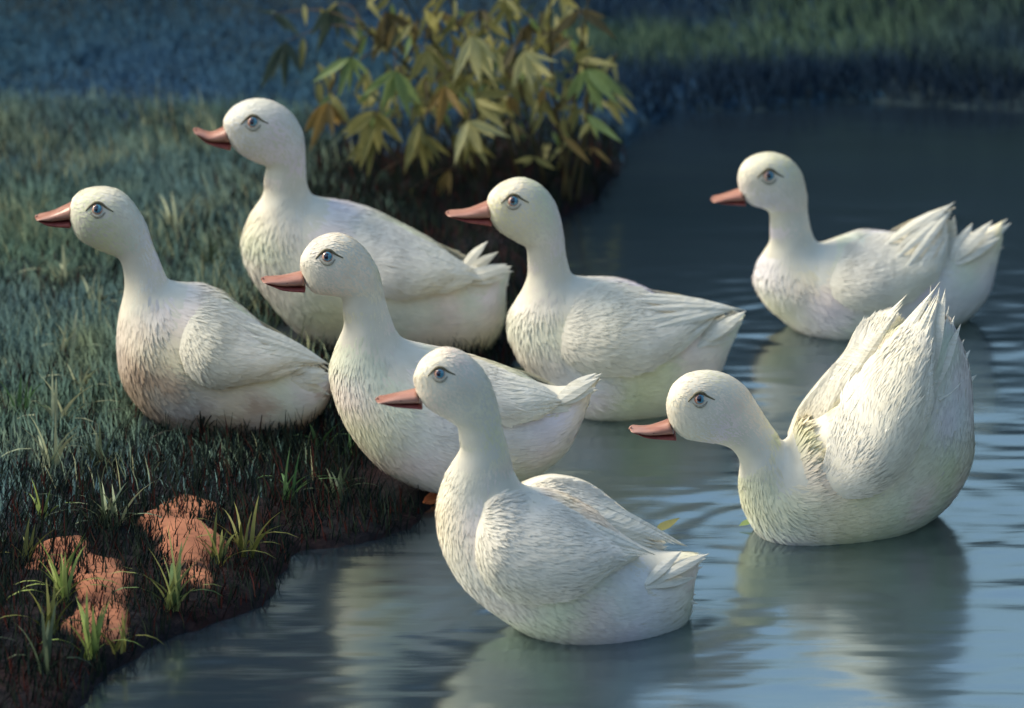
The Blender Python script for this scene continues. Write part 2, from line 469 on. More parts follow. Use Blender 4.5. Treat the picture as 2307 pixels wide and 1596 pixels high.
# ------------------------------------------------------------------ ducks: measured outlines
# (back u, back v, belly u, belly v, half depth) from the tail tip to the forehead
DUCKS = {
 'A': dict(label='white duck resting in the grass at the left edge, bill pointing left',
  st=[(742,843,744,850,6),(718,838,738,900,30),(690,822,705,948,60),(632,775,640,992,95),(560,705,560,1006,120),
      (490,655,470,998,130),(440,638,380,966,130),(405,635,310,912,118),(388,633,270,842,105),(380,630,262,770,88),
      (374,622,268,705,70),(364,600,279,655,55),(355,577,278,612,46),(342,545,266,580,44),(325,496,232,566,50),
      (293,448,200,552,58),(258,425,176,537,60),(217,421,163,515,54),(182,430,156,490,38),(163,447,156,475,18)],
  base=(500,1012), water=False, belly_tan=0.8, k=-0.05, eye=(219,471),
  bill=dict(bt=(164,455), mt=(124,475), tip=(81,490), mb=(112,507), bb=(160,511)),
  wing=([(425,668),(480,670),(545,708),(600,750),(650,790),(702,824)],
        [(395,760),(420,830),(470,864),(560,858),(640,838),(702,826)]),
  tail=((640,850),[(700,818),(742,838),(745,850),(742,872),(740,898)])),
 'B': dict(label='white duck with the highest head, on the bank beneath the bamboo leaves',
  st=[(1148,604,1150,612,5),(1100,603,1140,660,35),(1055,597,1130,735,65),(1020,578,1085,795,95),(960,533,1000,815,125),
      (890,495,900,822,138),(820,464,800,808,140),(760,449,715,778,132),(722,443,650,730,120),(708,440,590,660,105),
      (702,436,553,595,92),(698,431,545,535,78),(695,424,566,480,64),(691,408,592,440,54),(689,385,596,396,50),
      (688,345,598,372,50),(682,297,565,359,56),(656,255,532,338,62),(615,229,514,315,60),(570,224,505,296,52),
      (530,239,502,282,36),(510,260,503,272,14)],
  base=(850,826), water=False, k=0.08, eye=(569,275),
  bill=dict(bt=(511,283), mt=(476,300), tip=(437,293), mb=(470,322), bb=(520,336)),
  wing=([(775,486),(850,494),(920,528),(985,562),(1030,592),(1066,628)],
        [(765,600),(830,652),(900,672),(970,660),(1030,640),(1066,630)]),
  tail=((1010,640),[(1096,547),(1140,596),(1151,604),(1145,625),(1138,660),(1136,690)])),
 'C': dict(label='white duck at the water edge with an orange bill, behind the nearest duck',
  st=[(1348,846,1350,853,5),(1310,860,1330,895,30),(1270,872,1312,950,60),(1220,865,1265,1030,95),(1150,830,1180,1086,125),
      (1080,805,1080,1108,140),(1010,786,985,1108,145),(955,774,900,1080,138),(920,766,830,1030,126),(905,759,778,960,110),
      (897,750,750,890,95),(890,740,743,825,80),(883,722,758,775,66),(874,697,774,735,56),(866,665,772,700,51),
      (861,640,768,668,51),(850,603,738,661,57),(825,563,706,657,62),(790,534,688,640,60),(752,526,679,615,52),
      (712,538,675,600,36),(690,560,677,582,14)],
  base=(1050,1128), water=False, k=0.10, eye=(737,578),
  bill=dict(bt=(684,612), mt=(640,622), tip=(590,630), mb=(640,652), bb=(688,655)),
  wing=([(1000,806),(1060,810),(1120,832),(1170,854),(1215,880),(1240,908)],
        [(985,880),(1030,928),(1090,948),(1150,952),(1205,938),(1240,912)]),
  tail=((1215,930),[(1345,840),(1352,847),(1345,866),(1336,886),(1325,915)])),
 'D': dict(label='white duck with an upright neck swimming in the middle, dark water behind',
  st=[(1672,709,1674,716,5),(1640,722,1660,752,30),(1605,722,1640,800,58),(1550,700,1600,880,92),(1490,668,1530,940,122),
      (1425,637,1430,966,138),(1375,625,1340,960,142),(1335,623,1265,920,132),(1310,623,1205,858,120),(1297,622,1162,800,104),
      (1289,616,1145,745,88),(1284,606,1150,700,72),(1280,592,1172,662,60),(1276,575,1187,625,52),(1273,555,1188,590,48),
      (1270,527,1184,556,48),(1261,483,1158,541,54),(1243,443,1124,520,58),(1212,413,1105,498,57),(1174,401,1097,475,50),
      (1136,411,1096,458,34),(1112,428,1099,445,14)],
  base=(1420,952), water=True, k=0.10, eye=(1156,453),
  bill=dict(bt=(1102,453), mt=(1056,472), tip=(1006,481), mb=(1050,497), bb=(1108,507)),
  wing=([(1262,690),(1330,648),(1400,642),(1455,660),(1520,692),(1575,706),(1630,713)],
        [(1240,770),(1285,820),(1370,843),(1450,833),(1520,788),(1580,738),(1630,716)]),
  tail=((1560,790),[(1640,704),(1670,706),(1676,711),(1668,735),(1660,758)])),
 'E': dict(label='nearest white duck, both folded wings showing, swimming in front of the others',
  st=[(1580,1247,1582,1254,5),(1530,1245,1565,1320,50),(1470,1240,1545,1405,90),(1400,1200,1480,1458,125),(1330,1145,1390,1480,150),
      (1265,1112,1290,1470,160),(1220,1100,1190,1430,155),(1192,1096,1110,1380,145),(1180,1092,1040,1318,130),(1172,1085,1000,1250,112),
      (1165,1075,983,1180,95),(1158,1062,988,1115,80),(1153,1045,1010,1058,68),(1147,1020,1036,1015,58),(1141,995,1034,985,54),
      (1133,965,1028,955,54),(1124,922,998,936,58),(1108,868,964,917,64),(1084,828,942,893,66),(1045,795,933,868,60),
      (1005,785,931,850,50),(968,800,935,838,34),(950,815,940,826,12)],
  base=(1330,1462), water=True, rise=1.25, edge=0.010, k=0.12, eye=(990,842),
  bill=dict(bt=(938,878), mt=(895,888), tip=(848,901), mb=(895,914), bb=(952,918)),
  wing=([(1075,1150),(1120,1116),(1185,1119),(1260,1152),(1340,1202),(1434,1257)],
        [(1066,1200),(1085,1280),(1150,1340),(1265,1346),(1350,1300),(1434,1261)]),
  far=([(1175,1100),(1215,1086),(1260,1083),(1330,1103),(1420,1170),(1500,1222)],
       [(1185,1130),(1240,1160),(1310,1195),(1390,1228),(1450,1240),(1500,1226)]),
  tail=((1440,1330),[(1540,1238),(1588,1246),(1582,1262),(1572,1300),(1572,1340),(1566,1375)])),
 'F': dict(label='white duck at the upper right with its tail up, farthest out on the water',
  st=[(2263,497,2263,505,5),(2220,515,2248,585,38),(2165,530,2215,680,65),(2100,540,2140,745,98),(2030,528,2040,778,122),
      (1970,520,1950,788,132),(1920,525,1870,780,130),(1885,538,1805,752,118),(1862,548,1755,715,104),(1850,550,1715,668,90),
      (1842,546,1701,620,74),(1834,535,1714,580,60),(1827,515,1733,548,50),(1821,485,1734,510,45),(1819,462,1732,478,44),
      (1817,430,1712,465,50),(1804,385,1684,455,56),(1776,356,1667,433,55),(1738,345,1661,408,48),(1702,352,1664,388,32),
      (1681,365,1669,377,12)],
  base=(1880,768), water=True, k=0.12, eye=(1732,396),
  bill=dict(bt=(1670,426), mt=(1640,437), tip=(1603,450), mb=(1638,457), bb=(1680,460)),
  wing=([(1872,575),(1930,545),(1990,530),(2050,530),(2100,520),(2128,500)],
        [(1850,640),(1915,690),(2010,686),(2080,648),(2120,590),(2136,520)]),
  tail=((2120,620),[(2121,471),(2190,505),(2268,495),(2262,530),(2250,590),(2238,640)])),
 'G': dict(label='white duck at the right stretching its head low, rump and wings raised high',
  st=[(2110,705,2132,708,8),(2062,722,2158,752,60),(1992,765,2186,835,105),(1952,838,2194,950,135),(1910,898,2186,1050,150),
      (1862,930,2130,1140,155),(1825,955,2030,1212,150),(1788,958,1930,1252,142),(1778,980,1830,1258,132),(1770,992,1750,1236,120),
      (1765,992,1695,1190,105),(1760,988,1667,1130,90),(1754,980,1662,1080,76),(1747,970,1665,1040,64),(1735,955,1645,1008,58),
      (1720,932,1610,995,58),(1700,900,1570,991,62),(1678,870,1535,982,66),(1640,845,1512,962,64),(1596,836,1502,935,56),
      (1552,843,1500,910,40),(1522,862,1507,885,14)],
  base=(1850,1236), water=True, rise=1.5, edge=0.022, k=0.22, eye=(1576,899),
  bill=dict(bt=(1507,947), mt=(1464,962), tip=(1419,966), mb=(1462,984), bb=(1524,988)),
  wing=([(1835,1090),(1868,1010),(1905,930),(1960,850),(2030,765),(2106,688)],
        [(1880,1130),(1960,1112),(2030,1060),(2075,960),(2092,850),(2110,690)]),
  far=([(1776,988),(1800,932),(1850,866),(1903,806),(1940,742),(2010,702)],
       [(1800,1050),(1850,1010),(1890,940),(1950,850),(2010,770),(2026,712)]),
  tail=((2085,930),[(2078,668),(2110,660),(2132,668),(2154,700),(2174,745),(2188,800),(2194,850)])),
}
S20 = math.sin(PITCH)
FLOATERS = []

def feather_cloud(P, N, T, Ln, Wd, lift, cols):
    """many small leaf-shaped feathers: base, two shoulders, tip"""
    n = len(P)
    B = np.cross(N, T)
    Ln = Ln[:, None]; Wd = Wd[:, None]; lift = lift[:, None]
    v0 = P - N * 0.0012
    v1 = P + T * Ln * 0.5 + B * Wd * 0.5 + N * (lift * 0.35)
    v2 = P + T * Ln + N * lift
    v3 = P + T * Ln * 0.5 - B * Wd * 0.5 + N * (lift * 0.35)
    V = np.stack([v0, v1, v2, v3], 1).reshape(-1, 3)
    i = np.arange(n)[:, None] * 4
    F = i + np.array([[3, 2, 1, 0]])
    side = B * 0.08
    NN = np.stack([N, N + side, N - T * 0.05, N - side], 1).reshape(-1, 3)
    NN /= np.linalg.norm(NN, axis=1, keepdims=True)
    C = np.repeat(cols, 4, axis=0)
    return V, F, NN, C

def surf_fields(G, wrap):
    """G (r,c,3) grid -> normals and tangents by finite differences"""
    ds = np.gradient(G, axis=0)
    if wrap:
        dt = (np.roll(G, -1, 1) - np.roll(G, 1, 1)) / 2
    else:
        dt = np.gradient(G, axis=1)
    N = np.cross(ds, dt)
    N /= (np.linalg.norm(N, axis=2, keepdims=True) + 1e-12)
    return N, ds

def scatter(G, N, S, count, wrap, r):
    """sample points on a grid surface proportionally to area"""
    nr, nc = G.shape[:2]
    jn = nc if wrap else nc - 1
    G2 = np.concatenate([G, G[:, :1]], 1) if wrap else G
    N2 = np.concatenate([N, N[:, :1]], 1) if wrap else N
    S2 = np.concatenate([S, S[:, :1]], 1) if wrap else S
    A = np.linalg.norm(np.cross(G2[1:, :-1] - G2[:-1, :-1], G2[:-1, 1:] - G2[:-1, :-1]), axis=2)
    w = A.ravel() / A.sum()
    idx = r.choice(len(w), count, p=w)
    i, j = idx // jn, idx % jn
    f = r.random(count)[:, None]; h = r.random(count)[:, None]
    def bil(X):
        return (X[i, j] * (1 - f) + X[i + 1, j] * f) * (1 - h) + (X[i, j + 1] * (1 - f) + X[i + 1, j + 1] * f) * h
    return bil(G2), bil(N2), bil(S2), (i + f[:, 0]) / (nr - 1), (j + h[:, 0]) / jn

def feather_quill(name, root, tip, width, normal, parent, bend=0.01, mat=None):
    """one long flight feather with a raised shaft and some thickness"""
    root = np.array(root); tip = np.array(tip)
    t = tip - root; L = np.linalg.norm(t); t = t / L
    nrm = np.array(normal, float); nrm -= t * nrm.dot(t); nrm /= np.linalg.norm(nrm)
    b = np.cross(nrm, t)
    prof = [(0, .35), (.2, .8), (.42, 1.0), (.62, .86), (.8, .5), (.92, .2), (1.0, .02)]
    V, F = [], []
    for s, wv in prof:
        c = root + t * (L * s) + nrm * (bend * math.sin(math.pi * s))
        w = width * 0.5 * wv
        V += [c + b * w - nrm * 0.0008, c + nrm * 0.0010 * wv, c - b * w - nrm * 0.0008, c - nrm * 0.0016]
    F = grid_faces(len(prof), 4, True)
    F.append((3, 2, 1, 0))
    return mesh_obj(name, V, F, mat or M['quill'], parent, False)

def make_duck(key, D, seed):
    r = np.random.default_rng(seed)
    st = D['st']
    wmax = max(s[4] for s in st)
    gp = ground(*D['base'])
    Y0 = gp[1] + (wmax * PX * 0.80 if D['water'] else 0.02)
    xc = gp[0]; k = D['k']
    dist = (np.linalg.norm(gp - CAM)) / DIST
    px = PX * dist                                        # metres per grid step at this duck
    root = empty('duck', (xc, Y0, 0.0))
    tag(root, D['label'], 'duck', 'white ducks')
    # ---- body: one continuous lofted skin from tail to forehead
    s0, s1 = np.array(st[0], float), np.array(st[1], float)
    st = [tuple(s0 * 0.45 + s1 * 0.55)] + list(st[1:])
    R = catmull(st, 120)
    rings = []
    NA = 32
    for (tu, tv, bu, bv, w) in R:
        cu, cv = (tu + bu) / 2, (tv + bv) / 2
        hu, hv = (tu - bu) / 2, (tv - bv) / 2
        h = math.hypot(hu, hv) + 1e-6
        w = max(w, 3)
        vert = abs(hv) / h
        h2 = math.sqrt(max(h * h - (w * S20 * vert) ** 2, (0.8 * h) ** 2))
        f = h2 / h
        T = on_plane(cu + hu * f, cv + hv * f, Y0, k, xc)
        Bq = on_plane(cu - hu * f, cv - hv * f, Y0, k, xc)
        c = (T + Bq) / 2; hh = (T - Bq) / 2
        ring = []
        for j in range(NA):
            an = 2 * math.pi * j / NA
            ring.append(c + hh * math.cos(an) + np.array([0, 1.0, 0]) * (w * px * math.sin(an)))
        rings.append(ring)
    G = np.array(rings)
    # soften the loft a little along its length
    for _ in range(2):
        G[1:-1] = G[1:-1] * 0.5 + (G[:-2] + G[2:]) * 0.25
    V = list(G.reshape(-1, 3))
    F = grid_faces(len(G), NA, True)
    F = [f[::-1] for f in F]
    n0 = len(V); V.append(G[0].mean(0)); V.append(G[-1].mean(0))
    for j in range(NA):
        F.append((n0, j, (j + 1) % NA))
        b = (len(G) - 1) * NA
        F.append((n0 + 1, b + (j + 1) % NA, b + j))
    body = mesh_obj('body', V, F, M['skin'], root)
    bvh = BVHTree.FromPolygons([Vector(v) for v in V], F)

    def hit(u, v):
        d = Vector(ray(u, v)).normalized()
        p, n, i, t = bvh.ray_cast(Vector(CAM), d)
        if p is None: return None, None
        if n.dot(d) > 0: n = -n
        return np.array(p), np.array(n)
    def mirror(p):
        q = np.array(p, float)
        q[1] = 2 * (Y0 + k * (q[0] - xc)) - q[1]
        return q

    # ---- eyes
    ep, en = hit(*D['eye'])
    fwd = np.array([-1.0, -k, 0]); fwd -= en * fwd.dot(en); fwd /= np.linalg.norm(fwd)
    up = np.cross(fwd, en)
    if up[2] < 0: up = -up
    RE = 13.5 * px
    for side in (0, 1):
        mir = (lambda q: q) if side == 0 else mirror
        c = ep - en * (RE * 0.45)
        def dome(R1, ang, off):
            Vv, Ff = [], []
            nr_, na_ = 7, 20
            for i in range(nr_):
                th = ang * i / (nr_ - 1)
                for j in range(na_):
                    a_ = 2 * math.pi * j / na_
                    p = c + off + en * (R1 * math.cos(th)) + (fwd * math.cos(a_) + up * math.sin(a_)) * (R1 * math.sin(th))
                    Vv.append(mir(p))
            Ff = grid_faces(nr_, na_, True)
            if side == 0: Ff = [f[::-1] for f in Ff]
            return Vv, Ff
        z3 = np.zeros(3)
        eye = mesh_obj('eye', *dome(RE, 1.75, z3), M['eyeball'], root)
        mesh_obj('iris', *dome(RE * 1.02, 0.80, -fwd * RE * 0.06 - up * 0.02 * RE), M['iris'], eye)
        mesh_obj('pupil', *dome(RE * 1.035, 0.52, fwd * RE * 0.03), M['pupil'], eye)
        # lids follow the head surface
        def lid(pts, rad, name, mat):
            path = []
            for (a_, b_) in pts:
                o_ = ep + fwd * (a_ * RE) + up * (b_ * RE) + en * 0.05
                h_, n_, _, _ = bvh.ray_cast(Vector(o_), Vector(-en))
                base = np.array(h_) if h_ is not None else ep + fwd * (a_ * RE) + up * (b_ * RE)
                bulge = max(0.0, 1 - (a_ * a_ + b_ * b_) / 1.9) * RE * 0.55
                path.append(mir(base + en * (bulge + 0.0006)))
            Vv, Ff = tube(catmull(path, 14), [rad * (0.35 + 0.65 * math.sin(math.pi * min(1, max(0, q / 13.0)))) for q in range(14)], 6)
            mesh_obj(name, Vv, Ff, mat, eye)
        lid([(1.9, -0.35), (1.15, 0.42), (0.3, 1.02), (-0.6, 0.92), (-1.4, 0.30), (-2.6, -0.35)], 0.24 * RE, 'upper_eyelid', M['lid'])
        lid([(1.25, -0.55), (0.6, -1.15), (-0.1, -1.35), (-0.8, -1.1), (-1.3, -0.5)], 0.20 * RE, 'lower_eyelid', M['lid_low'])

    # ---- bill: upper and lower mandible, both with a rounded spoon tip
    bl = D['bill']
    top = catmull([bl['bt'], bl['mt'], ((bl['mt'][0] + 2 * bl['tip'][0]) / 3, (bl['mt'][1] + 2 * bl['tip'][1]) / 3), bl['tip']], 16)
    bot = catmull([bl['bb'], bl['mb'], ((bl['mb'][0] + 1.6 * bl['tip'][0]) / 2.6, (bl['mb'][1] + 1.6 * bl['tip'][1]) / 2.6), bl['tip']], 16)
    wid = np.interp(np.linspace(0, 1, 16), [0, .3, .6, .8, .92, 1], [31, 25, 25, 26, 20, 6])
    def mandible(f0, f1, name, mat, shrink, short):
        Vv = []
        nb = 14
        for i in range(16):
            q = i / 15.0 * short
            ii_ = q * 15; a_ = int(min(ii_, 14)); fr = ii_ - a_
            tp = top[a_] * (1 - fr) + top[a_ + 1] * fr
            bt = bot[a_] * (1 - fr) + bot[a_ + 1] * fr
            A_ = tp * (1 - f0) + bt * f0
            B_ = tp * (1 - f1) + bt * f1
            Pt = on_plane(A_[0], A_[1], Y0, k, xc); Pb = on_plane(B_[0], B_[1], Y0, k, xc)
            c = (Pt + Pb) / 2; hh = (Pt - Pb) / 2
            if np.linalg.norm(hh) < 0.0012: hh = np.array([0, 0, 0.0012])
            w = wid[i] * px * shrink
            for j in range(nb):
                an = 2 * math.pi * j / nb
                ca, sa = math.cos(an), math.sin(an)
                sy = math.copysign(abs(sa) ** 0.8, sa)
                Vv.append(c + hh * (math.copysign(abs(ca) ** 0.9, ca)) + np.array([0, 1.0, 0]) * (w * sy))
        Ff = [f[::-1] for f in grid_faces(16, nb, True)]
        Ff.append(tuple(range(nb))); Ff.append(tuple(15 * nb + j for j in range(nb))[::-1])
        return mesh_obj(name, Vv, Ff, mat, root)
    ub = mandible(0.0, 0.66, 'upper_bill', M['bill'], 1.0, 1.0)
    mandible(0.70, 1.0, 'lower_bill', M['bill_low'], 0.84, 0.93)
    tp_ = on_plane(bl['tip'][0], bl['tip'][1], Y0, k, xc)
    tq_ = on_plane(top[13][0], top[13][1], Y0, k, xc) + np.array([0, 0, 0.0012])
    Vv, Ff = tube([tq_, tq_ * .5 + tp_ * .5 + np.array([0, 0, 0.0012]), tp_ + np.array([-0.001, 0, -0.0012])], [0.0015, 0.0034, 0.0020], 8)
    mesh_obj('bill_nail', Vv, Ff, M['bill'], ub)
    for sgn in (-1, 1):
        q = top[4] * 0.66 + bot[4] * 0.34
        c = on_plane(q[0], q[1], Y0, k, xc) + np.array([0, sgn * 22.5 * px, 0.0008])
        dv = on_plane(top[7][0], top[7][1], Y0, k, xc) - on_plane(top[4][0], top[4][1], Y0, k, xc)
        dv = dv / np.linalg.norm(dv)
        Vv, Ff = tube([c - dv * 0.0045, c - dv * 0.002, c + dv * 0.002, c + dv * 0.0045], [0.0008, 0.0024, 0.0024, 0.0008], 6)
        mesh_obj('nostril', Vv, Ff, M['nostril'], ub)

    # ---- wings
    clouds = []
    def wing(up_e, lo_e, mode):
        NS, NT = 26, 13
        U = catmull(up_e, NS); Lo = catmull(lo_e, NS)
        P = np.full((NS, NT, 3), np.nan); Nn = np.zeros((NS, NT, 3))
        for i in range(NS):
            for j in range(NT):
                t = j / (NT - 1)
                u, v = U[i] * (1 - t) + Lo[i] * t
                if mode == 'far':
                    P[i, j] = on_plane(u, v, Y0 + (0.035 + 0.045 * (1 - t)) * dist, k, xc)
                    Nn[i, j] = (0, -0.85, 0.5)
                else:
                    p, n = hit(u, v)
                    if p is not None: P[i, j] = p; Nn[i, j] = n
        if mode != 'far':
            # where the wing tip hangs past the body, carry the depth on from the last row
            for j in range(NT):
                t = j / (NT - 1)
                last = None
                for i in range(NS):
                    u, v = U[i] * (1 - t) + Lo[i] * t
                    if np.isnan(P[i, j, 0]):
                        yy = (last[0][1] - Y0 - k * (last[0][0] - xc)) if last is not None else -0.03
                        yy = min(yy * 0.97, -0.012)
                        P[i, j] = on_plane(u, v, Y0 + yy, k, xc)
                        Nn[i, j] = last[1] if last is not None else np.array((0, -0.9, 0.4))
                    last = (P[i, j].copy(), Nn[i, j].copy())
            # even the shell out so that it does not copy every change of depth
            for _ in range(6):
                yv = P[:, :, 1].copy()
                yv[1:-1, :] = yv[1:-1, :] * 0.5 + (yv[:-2, :] + yv[2:, :]) * 0.25
                yv[:, 1:-1] = yv[:, 1:-1] * 0.5 + (yv[:, :-2] + yv[:, 2:]) * 0.25
                P[:, :, 1] = np.minimum(P[:, :, 1], yv)
        s = np.linspace(0, 1, NS)[:, None]; t = np.linspace(0, 1, NT)[None, :]
        rise = D.get('rise', 1.0) * (0.003 + 0.024 * np.sin(np.pi * np.clip(t, 0, 1) ** 1.6 * 0.86)) * (0.25 + 0.75 * np.sin(np.pi * np.clip(s * 0.9 + 0.08, 0, 1)) ** 0.6) * dist
        rise = rise * (0.10 + 0.90 * smooth(0.0, 0.30, s))
        rise = rise + smooth(0.0, 0.25, s) * D.get('edge', 0.0) * (1 - t) * np.sin(np.pi * np.clip(s * 0.85 + 0.1, 0, 1))
        rise = rise - 0.007 * (1 - smooth(0.0, 0.14, s))
        Fr = P + Nn * rise[:, :, None]
        Bk = P - np.array((0, -1.0, 0.0)) * (0.010 if mode != 'far' else 0.03)
        return Fr, Bk
    def wing_mesh(Fr, Bk, flip):
        NS, NT = Fr.shape[:2]
        Vv = list(Fr.reshape(-1, 3)) + list(Bk.reshape(-1, 3))
        o_ = NS * NT
        Ff = grid_faces(NS, NT) + [tuple(o_ + q for q in f[::-1]) for f in grid_faces(NS, NT)]
        rim = [j for j in range(NT)] + [i * NT + NT - 1 for i in range(1, NS)] + [(NS - 1) * NT + j for j in range(NT - 2, -1, -1)] + [i * NT for i in range(NS - 2, 0, -1)]
        for q in range(len(rim)):
            a_, b_ = rim[q], rim[(q + 1) % len(rim)]
            Ff.append((b_, a_, o_ + a_, o_ + b_))
        if flip: Ff = [f[::-1] for f in Ff]
        return mesh_obj('wing', Vv, Ff, M['skin'], root)
    nearF, nearB = wing(*D['wing'], 'near')
    sets = [(nearF, nearB, False)]
    if 'far' in D:
        fF, fB = wing(*D['far'], 'far'); sets.append((fF, fB, False))
    else:
        low = np.array([0, -0.006, -0.013])
        sets.append((np.apply_along_axis(mirror, 2, nearF) + low, np.apply_along_axis(mirror, 2, nearB) + low, True))
    for wi, (Fr, Bk, flip) in enumerate(sets):
        w_o = wing_mesh(Fr, Bk, flip)
        # primaries: long feathers along the rear of the wing, tips past its end
        NS, NT = Fr.shape[:2]
        tipd = Fr[-1, NT // 2] - Fr[-6, NT // 2]
        tipd /= np.linalg.norm(tipd)
        Nw, _ = surf_fields(Fr, False)
        NQ = 10
        for q in range(NQ):
            f = q / (NQ - 1)
            j = int(round(1 + f * (NT - 2)))
            i0 = 11 + int(5 * f) - (q % 2)
            nrm = np.array((0, 1.0, 0.35)) if flip else np.array((0, -1.0, 0.45))
            nw = Nw[i0, j]
            nw = nw * (1 if nw.dot(nrm) > 0 else -1)
            nrm = nrm / np.linalg.norm(nrm) * 0.4 + nw * 0.6
            ie = NS - 1 - int(round(6 * f * f))
            ro = Fr[i0, j] + nrm * 0.001
            je = int(round(j * 0.6 + (NT // 2) * 0.4))
            ti = Fr[ie, je] + tipd * (0.032 - 0.018 * f + 0.006 * (q % 3)) + nrm * (0.004 + 0.0013 * (NQ - q))
            feather_quill('flight_feather', ro, ti, 0.018 * dist, nrm, w_o, 0.007)
    # ---- tail feathers
    (ru, rv), tips = D['tail']
    ntf = 11
    tips = catmull(tips, ntf)
    for q, (tu, tv) in enumerate(tips):
        f = (q / (ntf - 1)) * 2 - 1
        sgn = (-1, 0, 1)[(q * 2) % 3]
        off = sgn * (0.010 + 0.012 * (1 - abs(f)))
        mixq = r.uniform(0.10, 0.35)
        ru2 = ru * (1 - mixq) + tu * mixq; rv2 = rv * (1 - mixq) + tv * mixq
        h_, _n = hit(ru2, rv2)
        ro = on_plane(ru2, rv2, Y0 + off * 0.8 - 0.008, k, xc)
        if h_ is not None and sgn <= 0: ro = h_ + np.array([0, -0.001, 0.001])
        ext = r.uniform(-0.08, 0.10)
        ti = on_plane(tu + (tu - ru2) * ext, tv + (tv - rv2) * ext, Y0 + off * 1.5, k, xc)
        feather_quill('tail_feather', ro, ti, r.uniform(0.020, 0.028) * dist, (0.25 * sgn, -0.85, 0.5), root, 0.006)

    # ---- plumage: small overlapping feathers over body and wings, lying along the flow
    N, S = surf_fields(G, True)
    cen = G.mean(1, keepdims=True)
    sg = np.sign(((G - cen) * N).sum(2, keepdims=True)); sg[sg == 0] = 1
    N = N * sg
    cnt = 30000
    P, n, s, sp, tp = scatter(G, N, S, cnt, True, r)
    n /= np.linalg.norm(n, axis=1, keepdims=True)
    flow = -s
    flow -= n * (flow * n).sum(1, keepdims=True)
    flow /= (np.linalg.norm(flow, axis=1, keepdims=True) + 1e-9)
    Bn = np.cross(n, flow)
    jit = r.normal(0, 1, cnt)[:, None] * np.interp(sp, [0, .1, .25, 1], [.03, .05, .14, .16])[:, None]
    flow = flow + Bn * jit
    flow /= np.linalg.norm(flow, axis=1, keepdims=True)
    # size by region: sp 0 = tail, 1 = forehead
    Ln = np.interp(sp, [0, .1, .35, .5, .62, .72, .85, 1], [.024, .034, .038, .032, .022, .017, .012, .008]) * dist
    Ln *= r.uniform(0.7, 1.3, cnt)
    Wd = Ln * np.interp(sp, [0, .5, .7, 1], [.19, .20, .24, .28]) * r.uniform(0.7, 1.3, cnt)
    lift = Ln * r.uniform(0.003, 0.032, cnt) * np.interp(sp, [0, .36, .45, .62, .75, 1], [.85, .85, .45, .45, .7, .7])
    keep = sp > 0.02
    for e_ in (ep, mirror(ep)):
        dd = np.linalg.norm(P - e_, axis=1)
        keep &= dd > RE * 1.45
    fb = on_plane((bl['bt'][0] + bl['bb'][0]) / 2, (bl['bt'][1] + bl['bb'][1]) / 2, Y0, k, xc)
    keep &= np.linalg.norm(P - fb, axis=1) > 20 * px
    if D['water']: keep &= P[:, 2] > -0.03
    else: keep &= P[:, 2] > -0.01
    tone = r.normal(0, 0.014, cnt)[:, None]
    patch = vnoise(P[:, 0] * 1.0 + seed, P[:, 2] * 1.0, 9, seed)[:, None]
    patch2 = vnoise(P[:, 0] + P[:, 1], P[:, 2], 14, seed + 3)[:, None]
    base = np.array([0.775, 0.74, 0.63])
    cols = base + tone + patch * np.array([0.06, -0.02, -0.34]) + patch2 * np.array([-0.16, 0.0, -0.12])
    if D.get('belly_tan'):
        # tan-brown tint over the belly and rear underside, broken up by noise
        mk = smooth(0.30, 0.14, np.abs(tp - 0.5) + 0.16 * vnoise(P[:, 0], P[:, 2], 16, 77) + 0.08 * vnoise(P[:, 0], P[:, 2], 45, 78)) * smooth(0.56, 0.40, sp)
        cols = cols + (np.array([0.46, 0.30, 0.20]) - cols) * (D['belly_tan'] * mk)[:, None]
    cols = np.clip(cols, 0.15, 0.9)
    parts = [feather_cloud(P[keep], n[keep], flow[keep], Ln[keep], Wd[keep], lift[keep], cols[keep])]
    for (Fr, Bk, flip) in sets:
        Nw, Sw = surf_fields(Fr, False)
        want = np.array((0, 1.0, 0.4)) if flip else np.array((0, -1.0, 0.5))
        sg = np.sign((Nw * want).sum(2, keepdims=True)); sg[sg == 0] = 1
        Nw = Nw * sg
        c2 = 5000
        P2, n2, s2, sp2, tp2 = scatter(Fr, Nw, Sw, c2, False, r)
        n2 /= np.linalg.norm(n2, axis=1, keepdims=True)
        fl = s2 - n2 * (s2 * n2).sum(1, keepdims=True)
        fl /= (np.linalg.norm(fl, axis=1, keepdims=True) + 1e-9)
        fl = fl + np.cross(n2, fl) * r.normal(0, 0.10, c2)[:, None]
        fl /= np.linalg.norm(fl, axis=1, keepdims=True)
        L2 = np.interp(sp2, [0, .3, .7, 1], [.020, .030, .046, .040]) * r.uniform(.75, 1.2, c2) * dist
        W2 = L2 * 0.15
        l2 = L2 * r.uniform(0.005, 0.05, c2)
        t2 = r.normal(0, 0.022, c2)[:, None]
        cc = np.clip(base + 0.01 + t2 + vnoise(P2[:, 0], P2[:, 2], 12, seed)[:, None] * np.array([0.0, 0.0, -0.06]), .4, .9)
        k2 = sp2 < 0.82
        parts.append(feather_cloud(P2[k2], n2[k2], fl[k2], L2[k2], W2[k2], l2[k2], cc[k2]))
    off = 0
    VV, FF, NN, CC = [], [], [], []
    for (v_, f_, n_, c_) in parts:
        VV.append(v_); FF.append(f_ + off); NN.append(n_); CC.append(c_); off += len(v_)
    VV = np.concatenate(VV); FF = np.concatenate(FF); NN = np.concatenate(NN); CC = np.concatenate(CC)
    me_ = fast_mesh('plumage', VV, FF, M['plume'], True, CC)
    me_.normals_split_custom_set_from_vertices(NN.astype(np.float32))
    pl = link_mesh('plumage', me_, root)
    tag(pl, kind='stuff')
    if D['water']:
        FLOATERS.append((xc, Y0, k))
    return root, Y0, px

